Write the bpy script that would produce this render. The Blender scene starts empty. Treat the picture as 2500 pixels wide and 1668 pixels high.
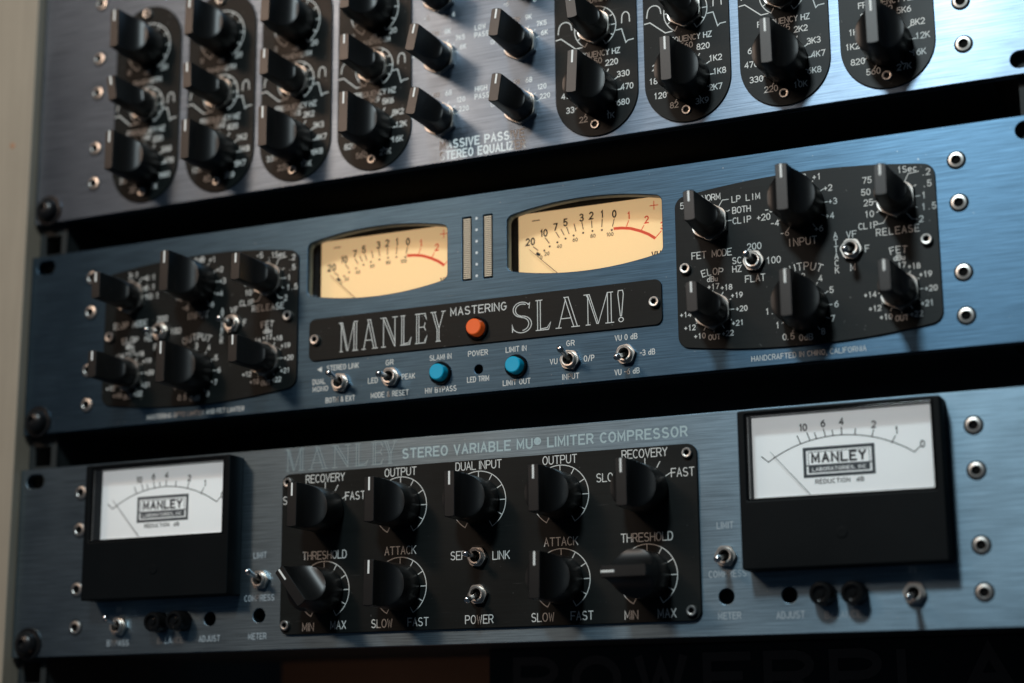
import bpy, bmesh, math, random
from mathutils import Matrix, Vector
random.seed(7)
scene = bpy.context.scene
C = scene.collection
H0 = 1.0                                     # height of the lowest rack hole above the floor, metres

def V(x, y, z=0.0):
    """panel millimetres (x right, y up, z out of the panel) to metres"""
    return Vector((x*.001, -z*.001, y*.001))

# ------------------------------------------------------------------ camera
cam = bpy.data.cameras.new('camera')
cam.sensor_width = 36; cam.lens = 61.75
cam.clip_start = .02; cam.clip_end = 20
cam_o = bpy.data.objects.new('camera', cam); C.objects.link(cam_o)
a, b, c = .2155, .4253, -.0087
R = Matrix.Rotation(c, 3, 'Z') @ Matrix.Rotation(b, 3, 'Y') @ Matrix.Rotation(a, 3, 'X')
M = Matrix(((1, 0, 0), (0, 0, -1), (0, 1, 0)))
cam_pos = V(554.9, -41.7, 660.5) + Vector((0, 0, H0))
cam_o.matrix_world = Matrix.Translation(cam_pos) @ (M @ R).to_4x4()
look = (M @ R) @ Vector((0, 0, -1))
cam.dof.use_dof = True
cam.dof.focus_distance = (V(292, 130, 6) + Vector((0, 0, H0)) - cam_pos).dot(look)
cam.dof.aperture_fstop = 4.6
scene.camera = cam_o

# ------------------------------------------------------------------ world, lamps, exposure
w = bpy.data.worlds.new('World'); scene.world = w; w.use_nodes = True
w.node_tree.nodes['Background'].inputs[0].default_value = (.50, .72, 1, 1)
w.node_tree.nodes['Background'].inputs[1].default_value = .036
scene.view_settings.view_transform = 'Standard'
scene.view_settings.look = 'None'
scene.view_settings.exposure = 0
scene.view_settings.gamma = 1

def lamp(name, pos, aim, size, power, col, sy=None):
    l = bpy.data.lights.new(name, 'AREA'); l.shape = 'ELLIPSE' if sy else 'DISK'; l.size = size
    if sy: l.size_y = sy
    l.energy = power; l.color = col
    o = bpy.data.objects.new(name, l); C.objects.link(o)
    p = V(*pos) + Vector((0, 0, H0)); t = V(*aim) + Vector((0, 0, H0))
    o.location = p
    o.rotation_euler = (t - p).to_track_quat('-Z', 'Y').to_euler()
    return o
lamp('ceiling_lamp', (290, 800, 850), (300, 130, 0), .16, 7.8, (.80, .95, 1.0))
lamp('warm_lamp', (-380, 730, 1000), (200, 150, 0), .18, 2.3, (1.0, .66, .45))
lamp('warm_ceiling_panel', (-190, 700, 1040), (240, 200, 0), .80, 1.7, (1.0, .82, .70), .20)

lamp('low_warm_fill', (120, -230, -40), (150, -20, -130), .08, .016, (1.0, .62, .40))  # unseen fill light added to brighten the brown back board

# ------------------------------------------------------------------ materials
MATS = {}
def mat(name, col, rough=.5, metal=0., spec=.5, emis=0., coat=0., grain=0., brush=None, brush_amt=.12, bump=0., aniso=0., var=0., alpha=1., trans=0., dust=0.):
    m = bpy.data.materials.new(name); m.use_nodes = True; MATS[name] = m
    nt = m.node_tree; p = nt.nodes['Principled BSDF']
    p.inputs['Base Color'].default_value = (*col, 1)
    p.inputs['Roughness'].default_value = rough
    p.inputs['Metallic'].default_value = metal
    p.inputs['Specular IOR Level'].default_value = spec
    p.inputs['Coat Weight'].default_value = coat
    p.inputs['Transmission Weight'].default_value = trans
    if emis:
        p.inputs['Emission Color'].default_value = (*col, 1)
        p.inputs['Emission Strength'].default_value = emis
    N = nt.nodes.new; L = nt.links.new
    if aniso:
        p.inputs['Anisotropic'].default_value = aniso
        t = N('ShaderNodeCombineXYZ'); t.inputs[2].default_value = 1
        L(t.outputs[0], p.inputs['Tangent'])
    if brush or grain or var:
        tc = N('ShaderNodeTexCoord')
        mp = N('ShaderNodeMapping'); L(tc.outputs['Object'], mp.inputs[0])
        mp.inputs['Scale'].default_value = brush or (900, 900, 900)
        nz = N('ShaderNodeTexNoise'); nz.inputs['Scale'].default_value = 1; nz.inputs['Detail'].default_value = 4
        nz.inputs['Roughness'].default_value = .65
        L(mp.outputs[0], nz.inputs[0])
        big = N('ShaderNodeTexNoise'); big.inputs['Scale'].default_value = 28; big.inputs['Detail'].default_value = 5
        L(tc.outputs['Object'], big.inputs[0])
        # colour: base * (1 + streaks + blotches)
        mx = N('ShaderNodeMath'); mx.operation = 'MULTIPLY_ADD'
        L(nz.outputs[0], mx.inputs[0]); mx.inputs[1].default_value = 2*(brush_amt if brush else grain); mx.inputs[2].default_value = 1-(brush_amt if brush else grain)
        my = N('ShaderNodeMath'); my.operation = 'MULTIPLY_ADD'
        L(big.outputs[0], my.inputs[0]); my.inputs[1].default_value = 2*var; my.inputs[2].default_value = 1-var
        mm = N('ShaderNodeMath'); mm.operation = 'MULTIPLY'; L(mx.outputs[0], mm.inputs[0]); L(my.outputs[0], mm.inputs[1])
        vm = N('ShaderNodeVectorMath'); vm.operation = 'SCALE'; vm.inputs[0].default_value = col
        L(mm.outputs[0], vm.inputs['Scale']); L(vm.outputs[0], p.inputs['Base Color'])
        if dust:      # sparse specks of dust and short hairline scratches lying on the surface
            dn = N('ShaderNodeTexNoise'); dn.inputs['Scale'].default_value = 620; dn.inputs['Detail'].default_value = 1; L(tc.outputs['Object'], dn.inputs[0])
            sc = N('ShaderNodeTexNoise'); sc.inputs['Scale'].default_value = 1; sc.inputs['Detail'].default_value = 1; ms = N('ShaderNodeMapping'); ms.inputs['Rotation'].default_value = (0, .9, 0); ms.inputs['Scale'].default_value = (60, 900, 1600); L(tc.outputs['Object'], ms.inputs[0]); L(ms.outputs[0], sc.inputs[0])
            g1 = N('ShaderNodeMapRange'); g1.inputs['From Min'].default_value = .755; g1.inputs['From Max'].default_value = .80; L(dn.outputs[0], g1.inputs[0])
            g2 = N('ShaderNodeMapRange'); g2.inputs['From Min'].default_value = .76; g2.inputs['From Max'].default_value = .82; g2.inputs['To Max'].default_value = .5; L(sc.outputs[0], g2.inputs[0])
            ad = N('ShaderNodeMath'); ad.operation = 'MAXIMUM'; L(g1.outputs[0], ad.inputs[0]); L(g2.outputs[0], ad.inputs[1])
            mu = N('ShaderNodeMath'); mu.operation = 'MULTIPLY'; mu.inputs[1].default_value = .55*dust; L(ad.outputs[0], mu.inputs[0])
            mc = N('ShaderNodeMix'); mc.data_type = 'RGBA'; L(mu.outputs[0], mc.inputs[0]); L(vm.outputs[0], mc.inputs[6]); mc.inputs[7].default_value = (.42, .41, .39, 1); L(mc.outputs[2], p.inputs['Base Color'])
        rr = N('ShaderNodeMath'); rr.operation = 'MULTIPLY_ADD'
        L(big.outputs[0], rr.inputs[0]); rr.inputs[1].default_value = .20; rr.inputs[2].default_value = rough-.10
        L(rr.outputs[0], p.inputs['Roughness'])
        if bump:
            bp = N('ShaderNodeBump'); bp.inputs['Strength'].default_value = bump; bp.inputs['Distance'].default_value = .00005
            L(nz.outputs[0], bp.inputs['Height']); L(bp.outputs[0], p.inputs['Normal'])
    return m
BR = (42, 900, 1900)
silver = mat('brushed_silver_aluminium', (.165, .220, .290), .39, 1, brush=BR, brush_amt=.9, bump=.36, dust=.7, aniso=.62, var=.06)
blue = mat('blue_anodised_aluminium', (.056, .106, .160), .38, .97, brush=BR, brush_amt=.9, bump=.36, dust=.7, aniso=.62, var=.08)
bluegrey = mat('blue_grey_anodised_aluminium', (.165, .240, .300), .40, .98, brush=BR, brush_amt=.9, bump=.36, dust=.7, aniso=.62, var=.07)
plate_m = mat('black_anodised_plate', (.007, .009, .009), .40, .0, spec=.17, brush=BR, brush_amt=.5, bump=.15, aniso=.5, var=.25, dust=.3)
knob_m = mat('black_knob_plastic', (.0045, .0045, .0045), .38, 0, spec=.62, grain=.2, bump=.12, var=.15, dust=.35)
white_m = mat('white_print', (.72, .72, .69), .6, grain=.06)
line_m = mat('white_pointer_paint', (.88, .88, .85), .45, grain=.03)
pale_m = mat('pale_print', (.42, .54, .57), .55, grain=.08)
engr_m = mat('engraved_line', (.30, .40, .43), .5, grain=.1)
dim_m = mat('dim_print', (.36, .43, .48), .6, grain=.1)
silverprint_m = mat('grey_white_print', (.88, .92, .92), .5, grain=.06)
steel = mat('nickel_plated_steel', (.66, .63, .59), .36, 1, grain=.05, var=.06)
steel2 = mat('satin_steel', (.56, .54, .51), .38, 1, grain=.08, var=.08)
chrome = mat('polished_chrome', (.80, .80, .80), .20, 1)
dark = mat('dark_recess', (.004, .004, .004), .8, spec=.1)
blackpaint = mat('black_powder_coat', (.020, .024, .025), .62, spec=.25, grain=.3, var=.2)
screw_m = mat('black_oxide_screw', (.012, .012, .013), .3, .3, grain=.2)
meterblack = mat('meter_black_plastic', (.003, .0045, .0055), .45, spec=.12, grain=.15, var=.1)
matteblack = mat('matte_black_lining', (.006, .006, .006), .9, spec=.05)
cream = mat('cream_dial_card', (.95, .63, .32), .7, spec=.2, emis=.58, var=.03)
whitecard = mat('white_dial_card', (.86, .87, .87), .7, spec=.2, emis=.46, var=.02)
ink = mat('black_dial_ink', (.012, .012, .014), .6)
greyink = mat('grey_dial_ink', (.085, .095, .105), .6)
red = mat('red_dial_ink', (.78, .075, .025), .6, emis=.3)
needle_m = mat('needle_black', (.02, .02, .02), .5)
needle_g = mat('needle_grey', (.12, .12, .12), .4, .5)
bluecap = mat('blue_button_plastic', (.0, .38, .60), .35, emis=.05, grain=.03, coat=.2)  # faint glow put into the plain plastic to brighten the caps
orangecap = mat('orange_button_plastic', (.90, .13, .02), .38, emis=.12, grain=.04, coat=.2)  # slight glow added to brighten the plastic cap, not a lamp
bezel_m = mat('gloss_black_plastic', (.006, .006, .006), .12, spec=.5)
ledoff = mat('unlit_led_bar', (.80, .66, .50), .5, grain=.1)
dotm = mat('pale_dot_print', (.75, .78, .80), .6)
wood = mat('pale_wood', (.33, .275, .21), .72, brush=(260, 260, 14), brush_amt=.16, bump=.15, var=.12)
brownwood = mat('brown_wood', (.38, .19, .10), .6, brush=(12, 200, 200), brush_amt=.25, var=.15)
plateink = mat('grey_unit_print', (.12, .10, .09), .8, spec=.1)
g = bpy.data.materials.new('meter_glass'); g.use_nodes = True; MATS['glass'] = g
nt = g.node_tree; nt.nodes.clear()
out = nt.nodes.new('ShaderNodeOutputMaterial'); mixs = nt.nodes.new('ShaderNodeMixShader')
tr = nt.nodes.new('ShaderNodeBsdfTransparent'); gl = nt.nodes.new('ShaderNodeBsdfGlossy'); fr = nt.nodes.new('ShaderNodeFresnel')
gl.inputs['Roughness'].default_value = .04; fr.inputs[0].default_value = 1.45; tr.inputs[0].default_value = (.96, .97, .97, 1)
nt.links.new(fr.outputs[0], mixs.inputs[0]); nt.links.new(tr.outputs[0], mixs.inputs[1]); nt.links.new(gl.outputs[0], mixs.inputs[2]); nt.links.new(mixs.outputs[0], out.inputs[0])
glass = g

# ------------------------------------------------------------------ object helpers
def link(name, me, m, parent=None, loc=None, rot=0):
    o = bpy.data.objects.new(name, me); C.objects.link(o)
    if me is not None and m is not None and not me.materials:
        for k in (m if isinstance(m, (list, tuple)) else [m]): me.materials.append(k)
    if parent: o.parent = parent
    if loc is not None: o.location = V(*loc)
    if rot: o.rotation_euler = (0, math.radians(rot), 0)
    return o
def thing(name, label, cat, loc=(0, 0, 0), group=None):
    o = bpy.data.objects.new(name, None); C.objects.link(o); o.empty_display_size = .02
    o.location = V(*loc) + Vector((0, 0, H0)); o['label'] = label; o['category'] = cat
    if group: o['group'] = group
    return o
def mesh(name, vs, fs, mi=None, smooth=None):
    me = bpy.data.meshes.new(name); me.from_pydata([V(*v) for v in vs], [], fs); me.validate()
    bm = bmesh.new(); bm.from_mesh(me); bmesh.ops.recalc_face_normals(bm, faces=bm.faces); bm.to_mesh(me); bm.free()
    if mi:
        for p, k in zip(me.polygons, mi): p.material_index = k
    if smooth is not None:
        for p in me.polygons: p.use_smooth = True
        me.set_sharp_from_angle(angle=math.radians(smooth))
    return me
def box_me(name, x0, x1, y0, y1, z0, z1, bev=0.):
    bm = bmesh.new()
    bmesh.ops.create_cube(bm, size=1)
    for v in bm.verts:
        p = v.co
        v.co = V(x0+(p.x+.5)*(x1-x0), y0+(p.z+.5)*(y1-y0), z0+(.5-p.y)*(z1-z0))
    if bev: bmesh.ops.bevel(bm, geom=bm.edges[:], offset=bev*.001, segments=2, affect='EDGES', profile=.6)
    me = bpy.data.meshes.new(name); bm.to_mesh(me); bm.free(); return me
def rings_me(name, rings, cap0=True, cap1=True, smooth=35, mi=None):
    """rings: list of lists of (x,y,z), all of one length"""
    n = len(rings[0]); vs = [p for r in rings for p in r]; fs = []; mm = []
    for k in range(len(rings)-1):
        for i in range(n):
            j = (i+1) % n
            fs.append((k*n+i, k*n+j, (k+1)*n+j, (k+1)*n+i)); mm.append(mi[k] if mi else 0)
    if cap0: fs.append(tuple(range(n))[::-1]); mm.append(mi[0] if mi else 0)
    if cap1: fs.append(tuple(range((len(rings)-1)*n, len(rings)*n))); mm.append(mi[-1] if mi else 0)
    return mesh(name, vs, fs, mm if mi else None, smooth)
def circ(r, z, n=32, cx=0, cy=0, a0=0.):
    return [(cx+r*math.sin(a0+2*math.pi*i/n), cy+r*math.cos(a0+2*math.pi*i/n), z) for i in range(n)]
def lathe(name, prof, n=32, **k):
    return rings_me(name, [circ(r, z, n) for r, z in prof], **k)
def sheet(name, outlines, z0, z1, bev=.0):
    """flat plate with holes: outlines = closed loops of (x,y); filled, extruded z0..z1"""
    cu = bpy.data.curves.new(name, 'CURVE'); cu.dimensions = '2D'; cu.fill_mode = 'BOTH'
    for lo in outlines:
        s = cu.splines.new('POLY'); s.points.add(len(lo)-1)
        for p, (x, y) in zip(s.points, lo): p.co = (x, y, 0, 1)
        s.use_cyclic_u = True
    h = (z1-z0)/2
    cu.extrude = max(h-bev, 1e-4); cu.bevel_depth = bev; cu.bevel_resolution = 1; cu.offset = -bev
    o = bpy.data.objects.new('t', cu); C.objects.link(o)
    dg = bpy.context.evaluated_depsgraph_get()
    me = bpy.data.meshes.new_from_object(o.evaluated_get(dg))
    bpy.data.objects.remove(o); bpy.data.curves.remove(cu)
    me.name = name
    for v in me.vertices: v.co = V(v.co.x, v.co.y, (z0+z1)/2+v.co.z)
    me.materials.clear()
    bm = bmesh.new(); bm.from_mesh(me); bmesh.ops.remove_doubles(bm, verts=bm.verts, dist=1e-7)
    bmesh.ops.recalc_face_normals(bm, faces=bm.faces); bm.to_mesh(me); bm.free()
    return me
def rrect(x0, x1, y0, y1, r, n=6):
    p = []
    for cx, cy, a0 in ((x1-r, y1-r, 0), (x0+r, y1-r, 90), (x0+r, y0+r, 180), (x1-r, y0+r, 270)):
        for i in range(n+1):
            t = math.radians(a0+90*i/n); p.append((cx+r*math.cos(t), cy+r*math.sin(t)))
    return p
def ring(cx, cy, r, n=28): return [(cx+r*math.cos(2*math.pi*i/n), cy+r*math.sin(2*math.pi*i/n)) for i in range(n)]
def slot(cx, cy, w=10.4, h=6.9, n=10): return rrect(cx-w/2, cx+w/2, cy-h/2, cy+h/2, h/2-.01, n)
def stadium(cx, r, y0, y1, n=28):
    p = []
    for i in range(n+1): t = math.pi*i/n; p.append((cx+r*math.cos(t), y1-r+r*math.sin(t)))
    for i in range(n+1): t = math.pi+math.pi*i/n; p.append((cx+r*math.cos(t), y0+r+r*math.sin(t)))
    return p
def barrel(cx, cy, hw, hm, hs, r, n=20, k=6):
    """sides straight, top and bottom gently arched, corners rounded"""
    R = (hw*hw+(hm-hs)**2)/(2*(hm-hs)); yc = hm-R
    xe = hw-r; t = math.atan2(xe, math.sqrt(max((R-r)**2-xe*xe, 1e-6)))
    cyy = yc+math.sqrt((R-r)**2-xe*xe)
    q = []
    for i in range(k+1):
        an = (math.pi/2-t)*i/k; q.append((xe+r*math.cos(an), cyy+r*math.sin(an)))
    for i in range(1, n+1):
        an = t-t*i/n; q.append((R*math.sin(an), yc+R*math.cos(an)))
    top = q+[(-x, y) for x, y in q[::-1][1:]]
    return [(cx+x, cy+y) for x, y in top+[(-x, -y) for x, y in top]]

# ------------------------------------------------------------------ lettering
def el(cx, cy, rx, ry, a0=0, a1=360, n=None):
    n = n or max(4, int(abs(a1-a0)/22)); return [(cx+rx*math.cos(math.radians(a0+(a1-a0)*i/n)), cy+ry*math.sin(math.radians(a0+(a1-a0)*i/n))) for i in range(n+1)]
G = {  # engraved single-stroke alphabet on a 4 x 6 grid
 '0': [el(2, 3, 1.9, 3, 90, 450, 20)], '1': [[(1, 4.8), (2.2, 6), (2.2, 0)]],
 '2': [el(2, 4.2, 1.9, 1.8, 165, -20)+[(0, 0), (4, 0)]],
 '3': [el(1.8, 4.5, 1.8, 1.5, 150, -90)+el(1.9, 1.55, 2, 1.6, 85, -155)],
 '4': [[(3, 0), (3, 6), (0, 1.8), (4, 1.8)]],
 '5': [[(3.7, 6), (.6, 6), (.35, 3.2)]+el(1.9, 1.9, 2, 1.9, 125, -155)],
 '6': [[(3.2, 6)]+el(2.2, 2, 2.1, 3, 130, 180, 3)+el(2, 1.9, 1.9, 1.9, 180, 540)],
 '7': [[(0, 6), (4, 6), (1.4, 0)]], '8': [el(2, 4.5, 1.6, 1.5, 90, 450), el(2, 1.55, 1.95, 1.6, 90, 450)],
 '9': [[(.9, 0)]+el(1.8, 4, 2.1, 3, -50, 0, 3)+el(2, 4.1, 1.9, 1.9, 0, 360)],
 'A': [[(0, 0), (2, 6), (4, 0)], [(.7, 2.1), (3.3, 2.1)]],
 'B': [[(0, 0), (0, 6), (2.3, 6)]+el(2.3, 4.55, 1.45, 1.45, 80, -90, 6)+[(0, 3.1)], [(2.3, 3.1)]+el(2.4, 1.55, 1.6, 1.55, 80, -90, 6)+[(0, 0)]],
 'C': [el(2.2, 3, 2.2, 3, 50, 310)], 'D': [[(0, 0), (0, 6), (1.8, 6)]+el(1.8, 3, 2.2, 3, 80, -80, 9)+[(1.8, 0), (0, 0)]],
 'E': [[(4, 6), (0, 6), (0, 0), (4, 0)], [(0, 3.1), (3.2, 3.1)]], 'F': [[(4, 6), (0, 6), (0, 0)], [(0, 3.1), (3.2, 3.1)]],
 'G': [el(2.1, 3, 2.1, 3, 50, 330)+[(4.1, 2.8), (2.4, 2.8)]], 'H': [[(0, 0), (0, 6)], [(4, 0), (4, 6)], [(0, 3.1), (4, 3.1)]],
 'I': [[(2, 0), (2, 6)]], 'J': [[(3.6, 6), (3.6, 1.8)]+el(1.9, 1.8, 1.7, 1.8, 0, -170, 7)],
 'K': [[(0, 0), (0, 6)], [(4, 6), (.1, 2.3)], [(1.4, 3.5), (4, 0)]], 'L': [[(0, 6), (0, 0), (3.8, 0)]],
 'M': [[(0, 0), (0, 6), (2.2, 1.4), (4.4, 6), (4.4, 0)]], 'N': [[(0, 0), (0, 6), (4, 0), (4, 6)]],
 'O': [el(2.1, 3, 2.15, 3, 90, 450, 22)], 'P': [[(0, 0), (0, 6), (2.4, 6)]+el(2.4, 4.4, 1.6, 1.6, 80, -90, 7)+[(0, 2.8)]],
 'Q': [el(2.1, 3, 2.15, 3, 90, 450, 22), [(2.6, 1.4), (4.2, -.3)]],
 'R': [[(0, 0), (0, 6), (2.4, 6)]+el(2.4, 4.45, 1.55, 1.55, 80, -90, 7)+[(0, 2.9)], [(2.2, 2.9), (4, 0)]],
 'S': [el(2, 4.5, 1.8, 1.5, 40, 270, 9)+el(2, 1.5, 1.95, 1.5, 85, -150, 9)], 'T': [[(0, 6), (4.2, 6)], [(2.1, 6), (2.1, 0)]],
 'U': [[(0, 6), (0, 2)]+el(2, 2, 2, 2, 190, 350, 8)+[(4, 2), (4, 6)]], 'V': [[(0, 6), (2, 0), (4, 6)]],
 'W': [[(0, 6), (1.1, 0), (2.2, 5), (3.3, 0), (4.4, 6)]], 'X': [[(0, 6), (4, 0)], [(0, 0), (4, 6)]],
 'Y': [[(0, 6), (2, 3), (4, 6)], [(2, 3), (2, 0)]], 'Z': [[(0, 6), (4, 6), (0, 0), (4, 0)]],
 '+': [[(.4, 2.8), (3.8, 2.8)], [(2.1, 4.5), (2.1, 1.1)]], '-': [[(.6, 2.8), (3.6, 2.8)]], '.': [[(1.8, .1), (2.3, .1)]], ':': [[(1.8, 1), (2.3, 1)], [(1.8, 4), (2.3, 4)]],
 'd': [el(1.9, 1.9, 1.7, 1.9, 0, 360), [(3.6, 6), (3.6, 0)]], 'u': [[(.3, 3.8), (.3, 1.6)]+el(1.9, 1.6, 1.6, 1.6, 190, 350, 6)+[(3.5, 1.6), (3.5, 3.8)], [(3.5, 1.6), (3.5, 0)]],
 'e': [[(.3, 2), (3.7, 2)]+el(2, 2, 1.75, 1.9, 10, 310, 12)], 'c': [el(2, 1.9, 1.75, 1.9, 50, 310)], 'k': [[(.2, 0), (.2, 6)], [(3.4, 4), (.2, 1.6)], [(1.4, 2.6), (3.5, 0)]], ' ': [],
}
class Ink:
    """collects flat ribbons; every run sits a hair above the one before"""
    def __init__(s, z): s.v = []; s.f = []; s.z = z; s.k = 0
    def run(s, pts, w, closed=False):
        q = [pts[0]]
        for p in pts[1:]:
            if math.hypot(p[0]-q[-1][0], p[1]-q[-1][1]) > 1e-4: q.append(p)
        if closed and math.hypot(q[0][0]-q[-1][0], q[0][1]-q[-1][1]) < 1e-4: q.pop()
        if len(q) > 3 and math.hypot(q[0][0]-q[-1][0], q[0][1]-q[-1][1]) < 1e-3*1: q.pop(); closed = True
        pts = q; n = len(pts)
        if n < 2: return
        z = s.z+(s.k % 9)*.006; s.k += 1; base = len(s.v); h = w/2
        for i, (x, y) in enumerate(pts):
            a = pts[i-1] if (i or closed) else None; b = pts[(i+1) % n] if (i < n-1 or closed) else None
            def d(p, q): l = math.hypot(q[0]-p[0], q[1]-p[1]); return ((q[0]-p[0])/l, (q[1]-p[1])/l)
            d1 = d(a, (x, y)) if a else None; d2 = d((x, y), b) if b else None
            if d1 and d2:
                nx, ny = -(d1[1]+d2[1]), d1[0]+d2[0]; l = math.hypot(nx, ny)
                if l < 1e-3: nx, ny, l = -d1[1], d1[0], 1
                nx /= l; ny /= l; cs = max(nx*-d1[1]+ny*d1[0], .42); ex = h/cs; ox = oy = 0
            else:
                dd = d1 or d2; nx, ny, ex = -dd[1], dd[0], h; sg = 1 if d1 else -1; ox, oy = dd[0]*h*.6*sg, dd[1]*h*.6*sg
            s.v += [(x+nx*ex+ox, y+ny*ex+oy, z+i*.0009), (x-nx*ex+ox, y-ny*ex+oy, z+i*.0009)]
        for i in range(n if closed else n-1):
            a0 = base+2*i; b0 = base+2*((i+1) % n); s.f.append((a0, a0+1, b0+1, b0))
    def disc(s, x, y, r, n=12):
        b = len(s.v); s.v += [(x+r*math.cos(2*math.pi*i/n), y+r*math.sin(2*math.pi*i/n), s.z+(s.k % 9)*.004) for i in range(n)]; s.k += 1; s.f.append(tuple(range(b, b+n)))
    def text(s, t, x, y, h, w=None, adv=None, arc=None, wid=None, kx=1.0, prop=False):
        """centred on x, y (middle of the capitals); arc = (cx, cy) bends it round a point"""
        adv = adv or h*.93; w = w or h*.13; k = h/6; n = len(t); tot = adv*n
        pos = [-tot/2+adv*(i+.5)-2*k*kx for i in range(n)]
        if prop and n > 1:
            cur = 0; pos = []
            sp = adv/k/kx-4
            for ch in t:
                lo, wd = GW.get(ch, (0, 4)); pos.append(cur-lo); cur += wd+sp
            pos = [(p-(cur-sp)/2)*k*kx for p in pos]
        for i, ch in enumerate(t):
            ox = pos[i]
            for st in G.get(ch, G['-']):
                pts = []
                for px, py in st:
                    lx, ly = ox+px*k*kx, (py-3)*k
                    if arc:
                        R_ = math.hypot(x-arc[0], y-arc[1]); an = lx/R_
                        pts.append((arc[0]+(R_+ly)*math.sin(an), arc[1]+(R_+ly)*math.cos(an)))
                    else: pts.append((x+lx, y+ly))
                s.run(pts, w)
    def build(s, name, m, parent, loc=(0, 0, 0)):
        me = bpy.data.meshes.new(name); me.from_pydata([V(*v) for v in s.v], [], s.f)
        return link(name, me, m, parent, loc)
def stroke(t, x, y, h, m, parent, z, name='lettering', **k):
    i = Ink(z); i.text(t, x, y, h, **k); return i.build(name, m, parent)
G.update({'&': [[(4, 0), (1, 4.2)]+el(1.9, 4.8, 1.1, 1.2, 200, -20, 8)+[(.5, 2.2)]+el(1.7, 1.4, 1.6, 1.4, 150, 340, 9)+[(4, 2.4)]], '/': [[(0, -.3), (3, 6.3)]],
 ',': [[(1.6, .3), (1.3, -1.1)]], '!': [[(1, 6), (1, 1.8)], [(1, .5), (1, 0)]], '\u00ae': [el(2, 4.2, 2, 2, 0, 360, 18), [(1.4, 3.2), (1.4, 5.2), (2.3, 5.2), (2.6, 4.7), (2.2, 4.2), (1.4, 4.2)], [(2.1, 4.2), (2.7, 3.2)]]})
GW = {'I': (2, 0), '1': (1, 1.4), '!': (1, 0), 'M': (0, 4.6), 'W': (0, 4.6), 'O': (-.1, 4.4), 'Q': (-.1, 4.4), ' ': (0, 1.4), '.': (1.8, .5), ',': (1.3, .5), ':': (1.8, .5), '/': (0, 3), '-': (.6, 2.4), 'J': (.2, 3.4), 'F': (0, 3.6), 'L': (0, 3.5), 'E': (0, 3.7), 'T': (0, 4.0), 'C': (0, 3.9)}
def printed(t, x, y, h, m, parent, z, bold=0., wid=None, sx=.86, name='lettering', align='CENTER'):
    """plain sans-serif print, spaced letter by letter"""
    k = h/6; w = h*(.135+4.5*bold); sp = 1.35+6*w/h*.6; xs = []; cur = 0
    for ch in t:
        lo, wd = GW.get(ch, (0, 4)); xs.append(cur-lo); cur += wd+sp
    cur -= sp; kx = k*sx if not wid else (wid-w)/max(cur, .1)
    i = Ink(0)
    for ch, ox in zip(t, xs):
        for st in G.get(ch, G['-']): i.run([((ox+px-cur/2)*kx, (py-3)*k) for px, py in st], w)
    return i.build(name, m, parent, (x, y, z))

# art-deco in-line capitals in a box 0..1 wide, 0..1 high: stems are drawn as two thin lines
def deco(t):
    s = .055
    if t == 'M': return .92, [[(0, 0), (.16, 0)], [(.08, 0), (.08, 1)], [(-.06, 1), (.14, 1), (.46, .02), (.80, 1), (1.0, 1)], [(.02, 1), (.14, .8)], [(.08, .96), (.40, .02), (.46, .02)], [(.80, 1), (.80, 0)], [(.93, 1), (.93, 0)], [(.72, 0), (1.02, 0)]]
    if t == 'A': return .9, [[(-.02, 0), (.22, 0)], [(.10, 0), (.42, .93)], [(.34, 1), (.56, 1)], [(.38, 1), (.78, 0)], [(.54, 1), (.94, 0)], [(.68, 0), (1.04, 0)], [(.22, .30), (.66, .30)]]
    if t == 'N': return .85, [[(-.02, 0), (.26, 0)], [(.12, 0), (.12, 1)], [(-.06, 1), (.26, 1), (.86, .16)], [(.12, .96), (.84, 0), (.86, 0)], [(.86, 0), (.86, 1)], [(.70, 1), (1.02, 1)]]
    if t == 'L': return .62, [[(.06, 0), (.06, 1)], [(.26, 1), (.26, 0)], [(-.06, 1), (.40, 1)], [(-.06, 0), (.84, 0), (1.0, .24), (.74, .06), (.30, .04)]]
    if t == 'E': return .66, [[(.06, 0), (.06, 1)], [(.26, 1), (.26, 0)], [(-.08, 1), (.82, 1), (.96, .78), (.76, .94)], [(-.08, 0), (.82, 0), (1.0, .24), (.76, .06)], [(.26, .54), (.74, .54)], [(.82, .68), (.72, .54), (.86, .42)]]
    if t == 'Y': return .82, [[(-.06, 1), (.34, 1)], [(.06, 1), (.42, .40), (.42, 0)], [(.24, 1), (.56, .44), (.56, 0)], [(.90, 1), (.56, .44)], [(.74, 1), (1.04, 1)], [(.32, 0), (.66, 0)]]
    if t == 'S': return .8, [el(.52, .76, .44, .25, 35, 262, 14)+el(.52, .26, .50, .28, 88, -155, 16)+[(.04, .02)], el(.54, .745, .34, .20, 60, 255, 12)+el(.50, .27, .38, .22, 88, -80, 12), [(.84, .90), (.93, .96), (.90, .78)], [(.04, .02), (.02, .28), (.08, .13)]]
    if t == '!': return .22, [[(.2, 1.02), (.12, .90), (.42, .18), (.58, .18), (.88, .90), (.78, 1.02), (.2, 1.02)], el(.5, .06, .32, .07, 0, 360, 14)]
def deco_text(spec, y0, h, lw, m, parent, z):
    i = Ink(z)
    for ch, x0, x1 in spec:
        _, st = deco(ch)
        for r in st: i.run([(x0+px*(x1-x0), y0+py*h) for px, py in r], lw)
    return i.build('logo_lettering', m, parent)

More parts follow.
